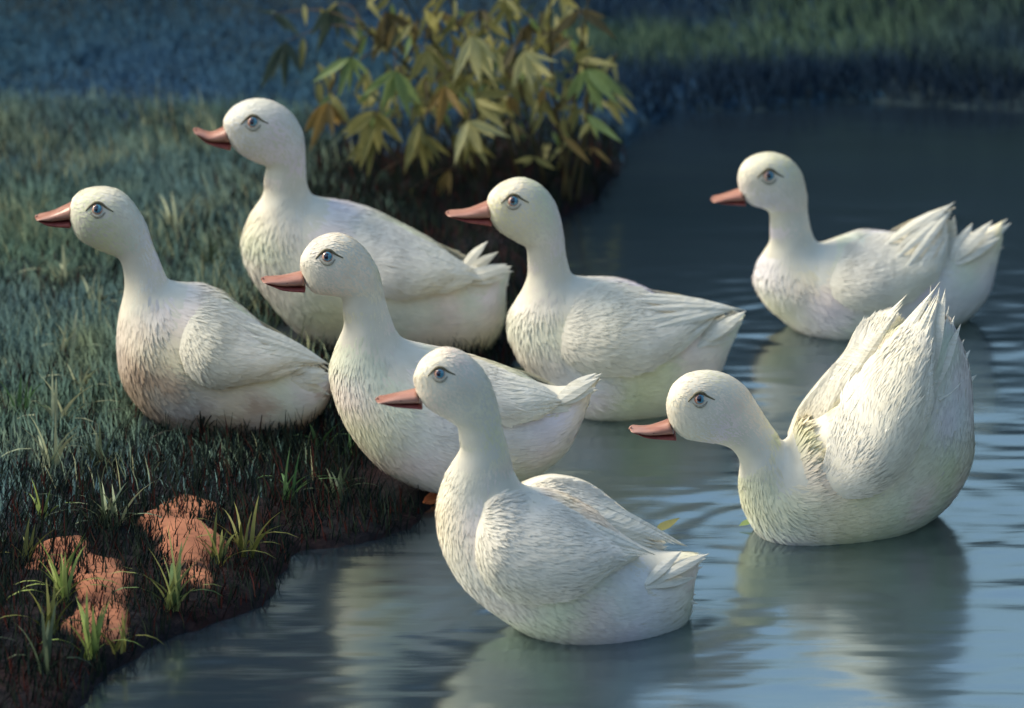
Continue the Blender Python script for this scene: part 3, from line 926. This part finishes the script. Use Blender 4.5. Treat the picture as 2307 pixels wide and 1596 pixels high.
DUCK_INFO = {}
for i, (key, D) in enumerate(DUCKS.items()):
    DUCK_INFO[key] = make_duck(key, D, 40 + i)

# one webbed foot of the duck at the water's edge shows below its belly
def add_foot(key, u, v):
    root, Y0, px = DUCK_INFO[key]
    p = ground(u, v)
    z = float(terrain_z(np.array([p[0]]), np.array([p[1]]))[0])
    z = max(z, 0.0) + 0.004
    a_ = np.array([p[0] + 0.012, p[1] + 0.02, z + 0.085]); b_ = np.array([p[0], p[1], z + 0.006])
    Vv, Ff = tube([a_, a_ * .5 + b_ * .5 + np.array([0.004, 0, 0]), b_], [0.010, 0.0075, 0.009], 8)
    leg = mesh_obj('leg', Vv, Ff, M['foot'], root)
    Vv = []
    out = [(0.012, 0.0), (0.0, -0.012), (-0.030, -0.034), (-0.042, -0.022), (-0.055, -0.004), (-0.048, 0.012), (-0.040, 0.026), (-0.006, 0.012)]
    for h in (0.004, -0.004):
        for (x_, y_) in out: Vv.append(b_ + np.array([x_, y_, h - 0.004 + 0.02 * x_]))
    n_ = len(out)
    Ff = [tuple(range(n_)), tuple(range(n_, 2 * n_))[::-1]] + [(j, n_ + j, n_ + (j + 1) % n_, (j + 1) % n_) for j in range(n_)]
    mesh_obj('webbed_foot', Vv, Ff, M['foot'], leg, False)
add_foot('C', 992, 1128)
add_foot('C', 1075, 1122)

# ------------------------------------------------------------------ pond water with ripples and wakes
wx = axis(-1.5, 1.7, 0.013, -14, 14, 22)
wy = axis(-2.3, 2.1, 0.012, -18, 6, 20)
WX, WY = np.meshgrid(wx, wy)
fade = 1.0 - 0.65 * smooth(-0.2, 1.2, WY)
H = 0.0042 * vnoise(WX, WY * 3.4, 5.0, 21) + 0.0030 * vnoise(WX * 1.3 + 0.2 * WY, WY * 4.2, 9.0, 22) + 0.0012 * vnoise(WX, WY * 3.5, 22.0, 23)
H *= fade * 0.62
for (fx_, fy_, k_) in FLOATERS:
    dx = WX - fx_; dy = WY - fy_ - k_ * (WX - fx_)
    rr = np.sqrt((dx / 1.9) ** 2 + dy ** 2)
    H += 0.0010 * np.sin((rr + 0.02 * vnoise(WX, WY, 6, 61)) * 2 * math.pi / 0.055) * np.exp(-np.clip(rr - 0.10, 0, None) / 0.10) * smooth(0.08, 0.14, rr)
V = np.stack([WX.ravel(), WY.ravel(), H.ravel()], 1)
nr, nc = WX.shape
ii, jj = np.meshgrid(np.arange(nr - 1), np.arange(nc - 1), indexing='ij')
a = (ii * nc + jj).ravel()
F = np.stack([a, a + 1, a + 1 + nc, a + nc], 1)
wo_ = link_mesh('water', fast_mesh('water', V, F, M['water']))
tag(wo_, 'dark blue rippled pond water, paler towards the lower right', 'water', kind='structure')

# ------------------------------------------------------------------ grass
def blades(name, base, heading, lean, length, width, cols, mat, segs=3, soft=0.0):
    """curved tapering blades as one mesh. heading = compass angle, lean 0 upright .. 1 drooping"""
    n = len(base)
    h = np.stack([np.cos(heading), np.sin(heading), np.zeros(n)], 1)
    side = np.stack([-np.sin(heading), np.cos(heading), np.zeros(n)], 1)
    # turn the flat side partly towards the viewer
    side = side * 0.6 + np.array([0.8, 0, 0]); side /= np.linalg.norm(side, axis=1, keepdims=True)
    rows = []
    for q in range(segs + 1):
        f = q / segs
        ang = lean * (0.25 + 1.25 * f)
        c = base + h * (length * f * np.sin(ang * 0.8))[:, None] + np.array([0, 0, 1.0]) * (length * f * np.cos(ang * 0.75))[:, None]
        w = width * (1 - f) ** 0.7 * 0.5 * (0.7 + 0.6 * min(1, f * 3))
        if q < segs:
            rows.append(c - side * w[:, None]); rows.append(c + side * w[:, None])
        else:
            rows.append(c)
    V = np.stack(rows, 1)
    m = V.shape[1]
    i = np.arange(n)[:, None] * m
    quads = []
    for q in range(segs - 1):
        quads.append(i + np.array([[2 * q, 2 * q + 1, 2 * q + 3, 2 * q + 2]]))
    tri = i + np.array([[2 * segs - 2, 2 * segs - 1, 2 * segs]])
    tri = np.concatenate([tri, tri[:, 2:3]], 1)
    V = V.reshape(-1, 3)
    # triangles as separate mesh faces: build with mixed sizes
    me = bpy.data.meshes.new(name)
    Q = np.concatenate(quads) if quads else np.zeros((0, 4), int)
    T3 = tri[:, :3]
    nv = len(V)
    me.vertices.add(nv); me.vertices.foreach_set('co', V.astype(np.float32).ravel())
    loops = np.concatenate([Q.ravel(), T3.ravel()]).astype(np.int32)
    me.loops.add(len(loops)); me.loops.foreach_set('vertex_index', loops)
    me.polygons.add(len(Q) + len(T3))
    ls = np.concatenate([np.arange(len(Q)) * 4, len(Q) * 4 + np.arange(len(T3)) * 3]).astype(np.int32)
    lt = np.concatenate([np.full(len(Q), 4), np.full(len(T3), 3)]).astype(np.int32)
    me.polygons.foreach_set('loop_start', ls); me.polygons.foreach_set('loop_total', lt)
    me.update(calc_edges=True)
    me.polygons.foreach_set('use_smooth', np.ones(len(Q) + len(T3), bool))
    at = me.color_attributes.new('tint', 'FLOAT_COLOR', 'POINT')
    c4 = np.ones((nv, 4), np.float32); c4[:, :3] = np.repeat(cols, m, axis=0)
    at.data.foreach_set('color', c4.ravel())
    me.materials.append(mat)
    if soft > 0:
        gro = h * np.sin(lean * 0.8)[:, None] + np.array([0, 0, 1.0]) * np.cos(lean * 0.75)[:, None]
        gn = np.cross(side, gro); gn /= np.linalg.norm(gn, axis=1, keepdims=True)
        gn = gn * (1 - soft) + np.array([0, 0, 1.0]) * soft
        gn /= np.linalg.norm(gn, axis=1, keepdims=True)
        me.normals_split_custom_set_from_vertices(np.repeat(gn, m, axis=0).astype(np.float32))
    return me

# occupied ground: keep grass from growing through the resting ducks
def duck_clear(x, y):
    keep = np.ones(len(x), bool)
    for key in 'ABC':
        root, Y0, px = DUCK_INFO[key]
        us = [s[2] for s in DUCKS[key]['st']]
        xa = on_plane(min(us[:12]) + 50, 900, Y0)[0]; xb = on_plane(max(us[:12]) - 60, 900, Y0)[0]
        mid, hw = (xa + xb) / 2, (xb - xa) / 2
        keep &= (((x - mid) / hw) ** 2 + ((y - Y0) / 0.10) ** 2) > 1
    return keep

def scatter_grass(name, label, n, xr, yr, dens, lengths, widths, colf, leanr, seed, mat='matte_blade', soft=0.45):
    r = np.random.default_rng(seed)
    x = r.uniform(*xr, n); y = r.uniform(*yr, n)
    sd = pond_sd(x, y)
    keep = (r.random(n) < dens(x, y, sd)) & (sd > -0.04) & duck_clear(x, y)
    x, y, sd = x[keep], y[keep], sd[keep]
    z = terrain_z(x, y, sd) - 0.004
    dry = z > -0.003
    x, y, sd, z = x[dry], y[dry], sd[dry], z[dry]
    m = len(x)
    L = r.uniform(*lengths, m) * (0.75 + 0.9 * (vnoise(x, y, 4, seed) + 0.5))
    me = blades(name, np.stack([x, y, z], 1), r.uniform(0.10, 0.90, m) * math.pi, r.uniform(*leanr, m), L,
                r.uniform(*widths, m), colf(x, y, sd, r), M[mat], 2, soft)
    o = link_mesh(name, me)
    tag(o, label, 'grass', kind='stuff')
    return o

def col_meadow(x, y, sd, r):
    m = len(x)
    p = (vnoise(x, y, 3.2, 31) + 0.5)[:, None]
    q = (vnoise(x, y, 9, 32) + 0.5)[:, None]
    blue = np.array([0.090, 0.160, 0.180]); green = np.array([0.105, 0.175, 0.115]); yel = np.array([0.20, 0.23, 0.12])
    c = blue * (1 - p) + green * p
    c = c + (yel - c) * (q ** 3) * 0.6
    return c * r.uniform(0.8, 1.2, m)[:, None]

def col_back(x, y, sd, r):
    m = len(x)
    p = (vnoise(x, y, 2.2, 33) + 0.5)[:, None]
    c = np.array([0.038, 0.090, 0.175]) * (1 - p) + np.array([0.048, 0.112, 0.145]) * p  # blue mist of the background is put into the blade colour
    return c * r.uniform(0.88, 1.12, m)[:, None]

def col_far(x, y, sd, r):
    m = len(x)
    p = (smooth(0.0, 0.35, vnoise(x, y * 1.6, 2.2, 34) + 0.15) * smooth(1.75, 1.95, y) * (1 - 0.6 * smooth(2.2, 2.5, y)))[:, None]
    c = np.array([0.022, 0.046, 0.082]) * (1 - p) + np.array([0.066, 0.112, 0.078]) * p
    c = c * (0.5 + 0.5 * smooth(0.02, 0.30, sd + 0.12 * vnoise(x, y, 3, 35)))[:, None]
    return c * r.uniform(0.7, 1.3, m)[:, None]

def col_bank(x, y, sd, r):
    m = len(x)
    p = r.random(m)[:, None]
    c = np.array([0.005, 0.010, 0.013]) * (1 - p) + np.array([0.014, 0.022, 0.014]) * p
    rust = r.random(m) < 0.16
    c[rust] = np.array([0.032, 0.010, 0.009])
    return c * r.uniform(0.6, 1.3, m)[:, None]

scatter_grass('meadow_grass', 'soft blue green meadow grass on the left bank', 130000, (-1.5, 0.45), (-1.35, 1.5),
              lambda x, y, sd: smooth(-0.28, -0.58, x + 0.22 * vnoise(x, y, 4, 44)) * smooth(0.10, 0.5, sd + 0.2 * vnoise(x, y, 3, 41)) * smooth(-1.1, -0.35, y + 0.35 * vnoise(x, y, 2.5, 42) - 0.3 * (x + 0.6)),
              (0.014, 0.050), (0.0025, 0.0050), col_meadow, (0.35, 1.45), 51, 'matte_blade', 0.55)
def col_stem(x, y, sd, r):
    m = len(x)
    p = r.random(m)[:, None]
    return (np.array([0.10, 0.17, 0.12]) * (1 - p) + np.array([0.27, 0.28, 0.15]) * p) * r.uniform(0.7, 1.2, m)[:, None]
scatter_grass('loose_grass_stems', 'scattered longer pale stems rising from the meadow grass', 4200, (-1.4, -0.3), (-0.9, 1.4),
              lambda x, y, sd: smooth(0.0, 0.25, vnoise(x, y, 5, 46) + 0.05) * smooth(-0.28, -0.5, x) * smooth(0.15, 0.4, sd),
              (0.045, 0.085), (0.0028, 0.0045), col_stem, (0.2, 1.2), 55, 'blade', 0.3)
scatter_grass('mist_blue_cover', 'undergrowth at the upper left behind the meadow, blue mist put into its colour', 110000, (-1.7, 0.9), (1.2, 4.2),
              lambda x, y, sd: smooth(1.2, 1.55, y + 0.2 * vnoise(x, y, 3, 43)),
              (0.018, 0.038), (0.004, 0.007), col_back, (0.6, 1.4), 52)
scatter_grass('far_bank_grass', 'dim grass on the far bank across the pond', 60000, (0.1, 2.3), (1.6, 4.2),
              lambda x, y, sd: 1.0 + 0 * sd,
              (0.03, 0.085), (0.003, 0.007), col_far, (0.2, 1.1), 53)
scatter_grass('bank_undergrowth', 'sparse dark grass and rusty stalks on the muddy bank', 95000, (-1.4, 0.65), (-1.9, 1.45),
              lambda x, y, sd: 0.85 * smooth(-0.04, 0.01, sd) * (1 - 0.6 * smooth(0.4, 0.8, sd) * smooth(-0.3, -0.6, x)),
              (0.02, 0.055), (0.002, 0.0045), col_bank, (0.2, 1.2), 54)

# individual grass tufts that stand out in front of the meadow and bank
TUFTS = [  # u, v, height px, blades, spread, colour, label
 (153,800,70,7,'pale','pale grass tuft by the left edge, level with the left duck breast'),
 (140,640,75,6,'pale','thin pale grass tuft below the left duck bill'),
 (215,690,60,6,'pale','curling pale grass tuft in front of the left duck breast'),
 (135,965,95,9,'pale','spreading pale grass tuft at the left edge beside the left duck belly'),
 (50,935,80,6,'green','short green grass tuft at the far left edge of the meadow'),
 (115,1045,90,7,'pale','long bladed pale tuft below the left duck at the left edge'),
 (225,1050,75,6,'dim','dim arching tuft under the left duck breast'),
 (395,520,90,6,'pale','faint tall blades between the left duck and the highest duck'),
 (90,480,60,5,'pale','faint upright blades left of the left duck head'),
 (470,600,80,7,'dim','dim grass tuft above the left duck back'),
 (98,1165,70,3,'lime','bright single shoot on the dark bank at the left'),
 (226,1195,95,6,'dim','dark arching tuft above the two clay patches'),
 (256,1190,90,9,'silver','silvery green tuft with arching blades above the clay patches'),
 (138,1357,95,12,'lime','bright lime tuft growing over the lower clay patch'),
 (387,1368,110,11,'star','star shaped tuft with yellow green blades between the clay patches'),
 (552,1250,85,8,'olive','yellow green tuft right of the upper clay patch'),
 (485,1275,75,7,'olive','arching olive tuft at the right edge of the upper clay patch'),
 (200,1476,85,8,'lime','green tuft below the lower clay patch'),
 (94,1510,90,7,'dim','dark arching tuft at the lower left corner of the bank'),
 (268,1462,60,5,'olive','low olive tuft at the water line below the lower clay patch'),
 (110,1420,70,6,'olive','short olive tuft at the left edge below the lime tuft'),
 (651,1128,80,6,'green','small green tuft on the dark bank before the water edge duck'),
 (755,1118,60,7,'dim','dark green tuft under the water edge duck breast'),
 (725,1010,60,5,'green','thin green tuft between the left duck tail and its neighbour'),
 (778,1020,45,4,'green','tiny green blades against the breast of the water edge duck'),
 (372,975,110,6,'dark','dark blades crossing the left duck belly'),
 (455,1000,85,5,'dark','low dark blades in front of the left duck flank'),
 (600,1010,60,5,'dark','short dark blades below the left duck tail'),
 (60,1270,70,6,'olive','olive tuft at the left edge above the lower clay patch'),
 (180,880,60,6,'pale','small pale tuft in the meadow near the left duck breast'),
]
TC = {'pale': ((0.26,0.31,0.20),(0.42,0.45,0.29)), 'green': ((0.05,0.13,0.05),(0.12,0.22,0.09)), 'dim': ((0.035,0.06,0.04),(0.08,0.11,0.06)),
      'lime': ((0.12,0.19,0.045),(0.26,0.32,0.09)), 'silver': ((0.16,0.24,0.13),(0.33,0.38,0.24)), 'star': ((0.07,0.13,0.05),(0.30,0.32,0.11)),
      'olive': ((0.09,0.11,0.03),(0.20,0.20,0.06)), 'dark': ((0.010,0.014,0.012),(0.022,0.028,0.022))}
for ti, (u, v, hpx, nb, colr, lab) in enumerate(TUFTS):
    r = np.random.default_rng(300 + ti)
    p = ground(u, v)
    z = float(terrain_z(p[0:1], p[1:2])[0])
    p = ground(u, v, z)
    tr = empty('grass_tuft', p)
    tag(tr, lab, 'grass tuft', 'grass tufts on the bank')
    c1, c2 = map(np.array, TC[colr])
    nb = int(nb * 1.4)
    for b in range(nb):
        f = (b + 0.5) / nb
        hd = math.pi * (1 - f) + r.normal(0, 0.25) + (math.pi * 0 if r.random() < .75 else -2 * math.pi * f)
        lean = abs(f - 0.5) * 2.2 + r.uniform(0.05, 0.5)
        L = hpx * PX * r.uniform(0.95, 1.6)
        q = r.random()
        me = blades('blade', np.array([[r.uniform(-.012, .012), r.uniform(-.010, .010), -0.006]]), np.array([hd]), np.array([lean]),
                    np.array([L]), np.array([r.uniform(0.0065, 0.0105)]), (c1 * (1 - q) + c2 * q)[None, :], M['blade'], 6)
        o = bpy.data.objects.new('blade', me); COL.objects.link(o); o.parent = tr

# ------------------------------------------------------------------ bare clay showing in the bank
def clay(pts, wid, label, seed):
    """an uneven raised scar of bare clay that follows the bank along a line of points"""
    line = np.array([ground(u, v, 0.03)[:2] for u, v in pts])
    c = line.mean(0)
    ext = np.abs(line - c).max(0) + wid * 2.2
    n1, n2 = 60, 80
    X, Y = np.meshgrid(c[0] + np.linspace(-ext[0], ext[0], n1), c[1] + np.linspace(-ext[1], ext[1], n2))
    d = np.full(X.shape, 9.0)
    for q in range(len(line) - 1):
        a_, b_ = line[q], line[q + 1]
        t_ = np.clip(((X - a_[0]) * (b_ - a_)[0] + (Y - a_[1]) * (b_ - a_)[1]) / ((b_ - a_) ** 2).sum(), 0, 1)
        d = np.minimum(d, np.hypot((X - a_[0] - t_ * (b_ - a_)[0]), (Y - a_[1] - t_ * (b_ - a_)[1]) * 0.55))
    d = d + 0.06 * vnoise(X, Y, 11, seed) + 0.02 * vnoise(X, Y * 0.6, 26, seed + 1)
    m_ = smooth(wid * 1.15, wid * 0.35, d)
    Z = terrain_z(X, Y) - 0.010 + 0.024 * m_ + m_ * (0.016 * vnoise(X, Y, 9, seed + 2) + 0.004 * vnoise(X, Y, 24, seed + 3) + 0.001 * vnoise(X, Y, 60, seed + 4))
    zc = float(Z.min())
    V_ = np.stack([X.ravel() - c[0], Y.ravel() - c[1], Z.ravel() - zc], 1)
    o = mesh_obj('clay_mound', V_, grid_faces(n2, n1), M['clay'])
    at_ = o.data.attributes.new('bare', 'FLOAT', 'POINT')
    at_.data.foreach_set('value', smooth(wid * 1.05, wid * 0.30, d).ravel().astype(np.float32))
    o.location = (c[0], c[1], zc)
    tag(o, label, 'clay mound', 'bare clay in the bank')
clay([(395, 1180), (430, 1215), (455, 1262)], 0.068, 'upper orange clay patch bare in the dark bank, nearer the ducks', 3)
clay([(140, 1280), (195, 1305), (230, 1350), (228, 1395)], 0.068, 'lower orange clay patch at the left, lime grass tuft on it', 9)

# ------------------------------------------------------------------ bamboo
def leaf_mesh(name, mat, curl):
    """unit leaf along +x (length 1, width 0.27), folded on its midrib and drooping"""
    prof = [(0, .02), (.06, .13), (.2, .40), (.36, .5), (.55, .43), (.75, .26), (.9, .10), (1, .0)]
    Vv = []
    for s, w in prof:
        zz = -curl * s * s
        Vv += [(s, -w * .27, zz + 0.05 * w), (s, 0, zz - 0.012), (s, w * .27, zz + 0.05 * w)]
    Ff = grid_faces(len(prof), 3)
    me = bpy.data.meshes.new(name)
    me.from_pydata(Vv, [], Ff); me.update()
    me.polygons.foreach_set('use_smooth', [True] * len(Ff))
    me.materials.append(mat)
    return me
LM = {c: [leaf_mesh('leaf', m, q) for q in (0.05, 0.16, 0.28)] for c, m in LEAF.items()}

bamboo_base = ground(1270, 478)
bamboo = empty('bamboo', bamboo_base)
tag(bamboo, 'low bamboo clump with drooping yellow green and rusty leaves above the ducks', 'bamboo')
YB = float(bamboo_base[1])

def place_leaf(apex, tip, colr, width=1.0, r=random, parent=bamboo):
    apex = np.array(apex); tip = np.array(tip)
    t = tip - apex; L = np.linalg.norm(t); x = Vector(t / L)
    view = Vector(CAM - apex).normalized()
    zc = (view + Vector((r.uniform(-.5, .5), r.uniform(-.3, .3), r.uniform(-.1, .6)))).normalized()
    y = zc.cross(x).normalized(); z = x.cross(y)
    o = bpy.data.objects.new('leaf', r.choice(LM[colr]))
    COL.objects.link(o)
    from mathutils import Matrix
    mt = Matrix((x, y, z)).transposed().to_4x4()
    o.parent = parent
    o.rotation_euler = mt.to_euler()
    o.scale = (L, L * width, L)
    o.location = Vector(apex) - parent.location
    return o

# leaf sprays: apex u, v, colour, [tips u, v], depth offset
def c7(x, y): return (x / 2.56 + 585.7, y / 2.56)
SPRAYS = [
 ((430,30),'dim',[(300,190),(535,240),(330,300)],.15), ((150,240),'dim',[(15,480),(140,500),(240,420)],.25),
 ((720,70),'brown',[(905,190),(660,340),(830,330),(720,250)],.1), ((1000,75),'brown',[(1160,135),(960,230),(1050,190)],.1),
 ((1410,-10),'olive',[(1320,90),(1500,80),(1440,130)],.05), ((520,330),'green',[(300,470),(585,470),(450,560)],0.0),
 ((780,410),'green',[(580,548),(700,640),(872,662)],-.08), ((960,285),'olive',[(850,490),(1000,470),(1115,450),(1060,400)],-.02),
 ((1220,205),'bright',[(1120,455),(1280,475),(1375,365),(1350,480),(1230,420)],-.10), ((1520,300),'bright',[(1460,500),(1580,520),(1660,400),(1680,470)],-.06),
 ((1700,170),'brown',[(1690,330),(1740,300),(1640,260)],.05), ((1880,400),'green',[(1820,590),(1970,625),(2130,540),(2060,600)],-.06),
 ((1810,345),'olive',[(2060,370),(2000,420),(1900,300)],.0), ((1840,60),'brown',[(1760,180),(1980,100),(2050,190)],.1),
 ((390,590),'orange',[(305,840),(490,730),(420,770)],-.02), ((660,640),'yellow',[(500,790),(570,960),(690,870),(810,815)],-.08),
 ((660,680),'green',[(610,770)],-.10), ((660,760),'olive',[(620,1000),(550,930),(740,850)],-.03),
 ((1070,500),'orange',[(940,665),(1035,735),(1170,670)],-.10), ((1240,570),'yellow',[(1390,720),(1400,640),(1500,690)],-.05),
 ((1200,695),'bright',[(1105,920),(1385,795),(1290,920)],-.10), ((1210,780),'olive',[(1180,950),(1300,930)],-.05),
 ((920,700),'yellow',[(915,860),(830,960),(870,870)],-.04), ((930,770),'olive',[(960,1000),(1050,920)],-.02),
 ((1640,500),'orange',[(1590,640),(1640,600)],-.03), ((1430,550),'orange',[(1500,680),(1460,650)],-.02),
 ((1740,780),'orange',[(1905,935)],-.12), ((1880,660),'green',[(2065,805),(2010,780)],-.08), ((1900,700),'olive',[(1960,800),(1850,760)],-.02),
 ((1580,905),'yellow',[(1700,985),(1520,960)],-.03), ((1095,980),'orange',[(1010,1150)],-.05), ((1920,850),'orange',[(2030,950),(1900,900)],.0),
 ((720,980),'dim',[(660,1080),(740,1060)],.0), ((890,1080),'olive',[(840,1170)],-.02), ((1470,720),'brown',[(1560,800),(1530,770)],.0),
 ((1560,130),'brown',[(1470,270),(1620,240),(1560,280)],.12), ((1280,60),'brown',[(1330,170),(1270,150)],.12),
 ((1450,540),'olive',[(1230,545),(1300,530)],-.02), ((1600,560),'olive',[(1560,700),(1700,690)],.03), ((1830,600),'olive',[(1720,640),(1800,760)],.03),
 ((80,80),'dim',[(230,190),(20,60)],.3),
]
rl = random.Random(5)
apexes = []
def bpt(x, y, dy):
    u, v = c7(x, y)
    return on_plane(u, v, YB + dy)
for (ap, colr, tips, dy) in SPRAYS:
    A_ = bpt(*ap, dy)
    apexes.append((A_, ap))
    for tpt in tips:
        T_ = bpt(*tpt, dy + rl.uniform(-0.05, 0.03))
        cc = colr
        place_leaf(A_, T_ + (T_ - A_) * rl.uniform(0.0, 0.2), cc, rl.uniform(0.62, 0.9), rl)
        if rl.random() < 0.75:
            sp_ = 55 * rl.choice((-1, 1))
            T2 = bpt(tpt[0] + sp_ + rl.uniform(-25, 25), tpt[1] - rl.uniform(-10, 50), dy + rl.uniform(-0.02, 0.06))
            place_leaf(A_, T2, cc, rl.uniform(0.5, 0.8), rl)
# smaller, duller leaves filling the clump behind the clear sprays, one mass
fv, ff, fm = [], [], []
fcols = ['olive', 'yellow', 'brown', 'dim', 'green']
for q in range(420):
    x = rl.gauss(1230, 430); y = rl.gauss(380, 250)
    if not (250 < x < 2120 and -60 < y < 900): continue
    if y > 640 and rl.random() < .5: continue
    dy = rl.uniform(0.0, 0.30)
    A_ = bpt(x, y, dy)
    a = rl.uniform(-1.0, 1.0)
    Lp = rl.uniform(100, 210)
    T_ = bpt(x + math.sin(a) * Lp, y + math.cos(a) * Lp, dy + rl.uniform(-.06, .04))
    ci = rl.choice([0, 0, 0, 0, 1, 1, 2, 3, 4])
    o = place_leaf(A_, T_, fcols[ci], rl.uniform(0.55, 0.9), rl)
    mw = o.matrix_basis
    n0 = len(fv)
    fv += [tuple(mw @ v.co) for v in o.data.vertices]
    for p_ in o.data.polygons:
        ff.append(tuple(n0 + i_ for i_ in p_.vertices)); fm.append(ci)
    bpy.data.objects.remove(o)
me = bpy.data.meshes.new('leaf_mass')
me.from_pydata(fv, [], ff); me.update()
for c_ in fcols: me.materials.append(LEAF[c_])
me.polygons.foreach_set('material_index', fm)
me.polygons.foreach_set('use_smooth', [True] * len(ff))
o = bpy.data.objects.new('leaf_mass', me); COL.objects.link(o); o.parent = bamboo
tag(o, kind='stuff')
# canes and twigs
cane_tops = []
for ci, (ub, vb, ut, vt, dy) in enumerate([(1290,472,1240,-40,0.0),(1268,470,1330,-30,0.04),(1300,465,1310,60,-0.02),(1235,455,1130,-60,0.05),
                                          (1110,452,1000,-50,0.05),(1080,448,900,-20,0.08),(1180,455,1080,20,0.02),(1275,468,1390,120,0.03),(1060,445,820,60,0.06)]):
    bpos = ground(ub, vb)
    zt = float(terrain_z(bpos[0:1], bpos[1:2])[0])
    bpos[2] = min(zt, 0.0) - 0.03 if zt < 0 else zt - 0.01
    tpos = on_plane(ut, vt, YB + dy)
    mid = bpos * 0.5 + tpos * 0.5 + np.array([0.02 * (ci % 3 - 1), 0.02, 0.03])
    path = catmull([bpos, mid, tpos], 16)
    rad = [0.0042 * (1 - 0.6 * i / 15) + (0.0012 if i % 4 == 2 else 0) for i in range(16)]
    Vv, Ff = tube(path, rad, 7)
    mesh_obj('cane', Vv, Ff, M['cane'], bamboo)
    cane_tops.append(path)
allp = np.concatenate(cane_tops)
for (A_, ap) in apexes:
    dd = np.linalg.norm(allp - A_ + np.array([0, 0, 0.06]), axis=1)
    B_ = allp[dd.argmin()]
    if np.linalg.norm(B_ - A_) > 0.36: continue
    mid = A_ * 0.45 + B_ * 0.55 + np.array([0, 0, 0.025])
    Vv, Ff = tube(catmull([B_, mid, A_], 7), [0.0022, 0.002, 0.0018, 0.0016, 0.0014, 0.0012, 0.001], 5)
    mesh_obj('twig', Vv, Ff, M['twig'], bamboo)

# ------------------------------------------------------------------ small leaves afloat
def float_leaf(u, v, rot, L, colr, label):
    p = ground(u, v)
    me = LM[colr][0].copy()
    o = bpy.data.objects.new('floating_leaf', me); COL.objects.link(o)
    o.location = (p[0], p[1], 0.006)
    o.rotation_euler = (0.15, -0.25, rot)
    o.scale = (L, L * 1.4, L)
    tag(o, label, 'leaf', 'leaves floating on the pond')
float_leaf(1665, 1192, 0.4, 0.045, 'green', 'small green leaf floating at the breast of the low headed duck')
float_leaf(1478, 1205, 0.7, 0.06, 'olive', 'small olive leaf floating above the wing tip of the nearest duck')
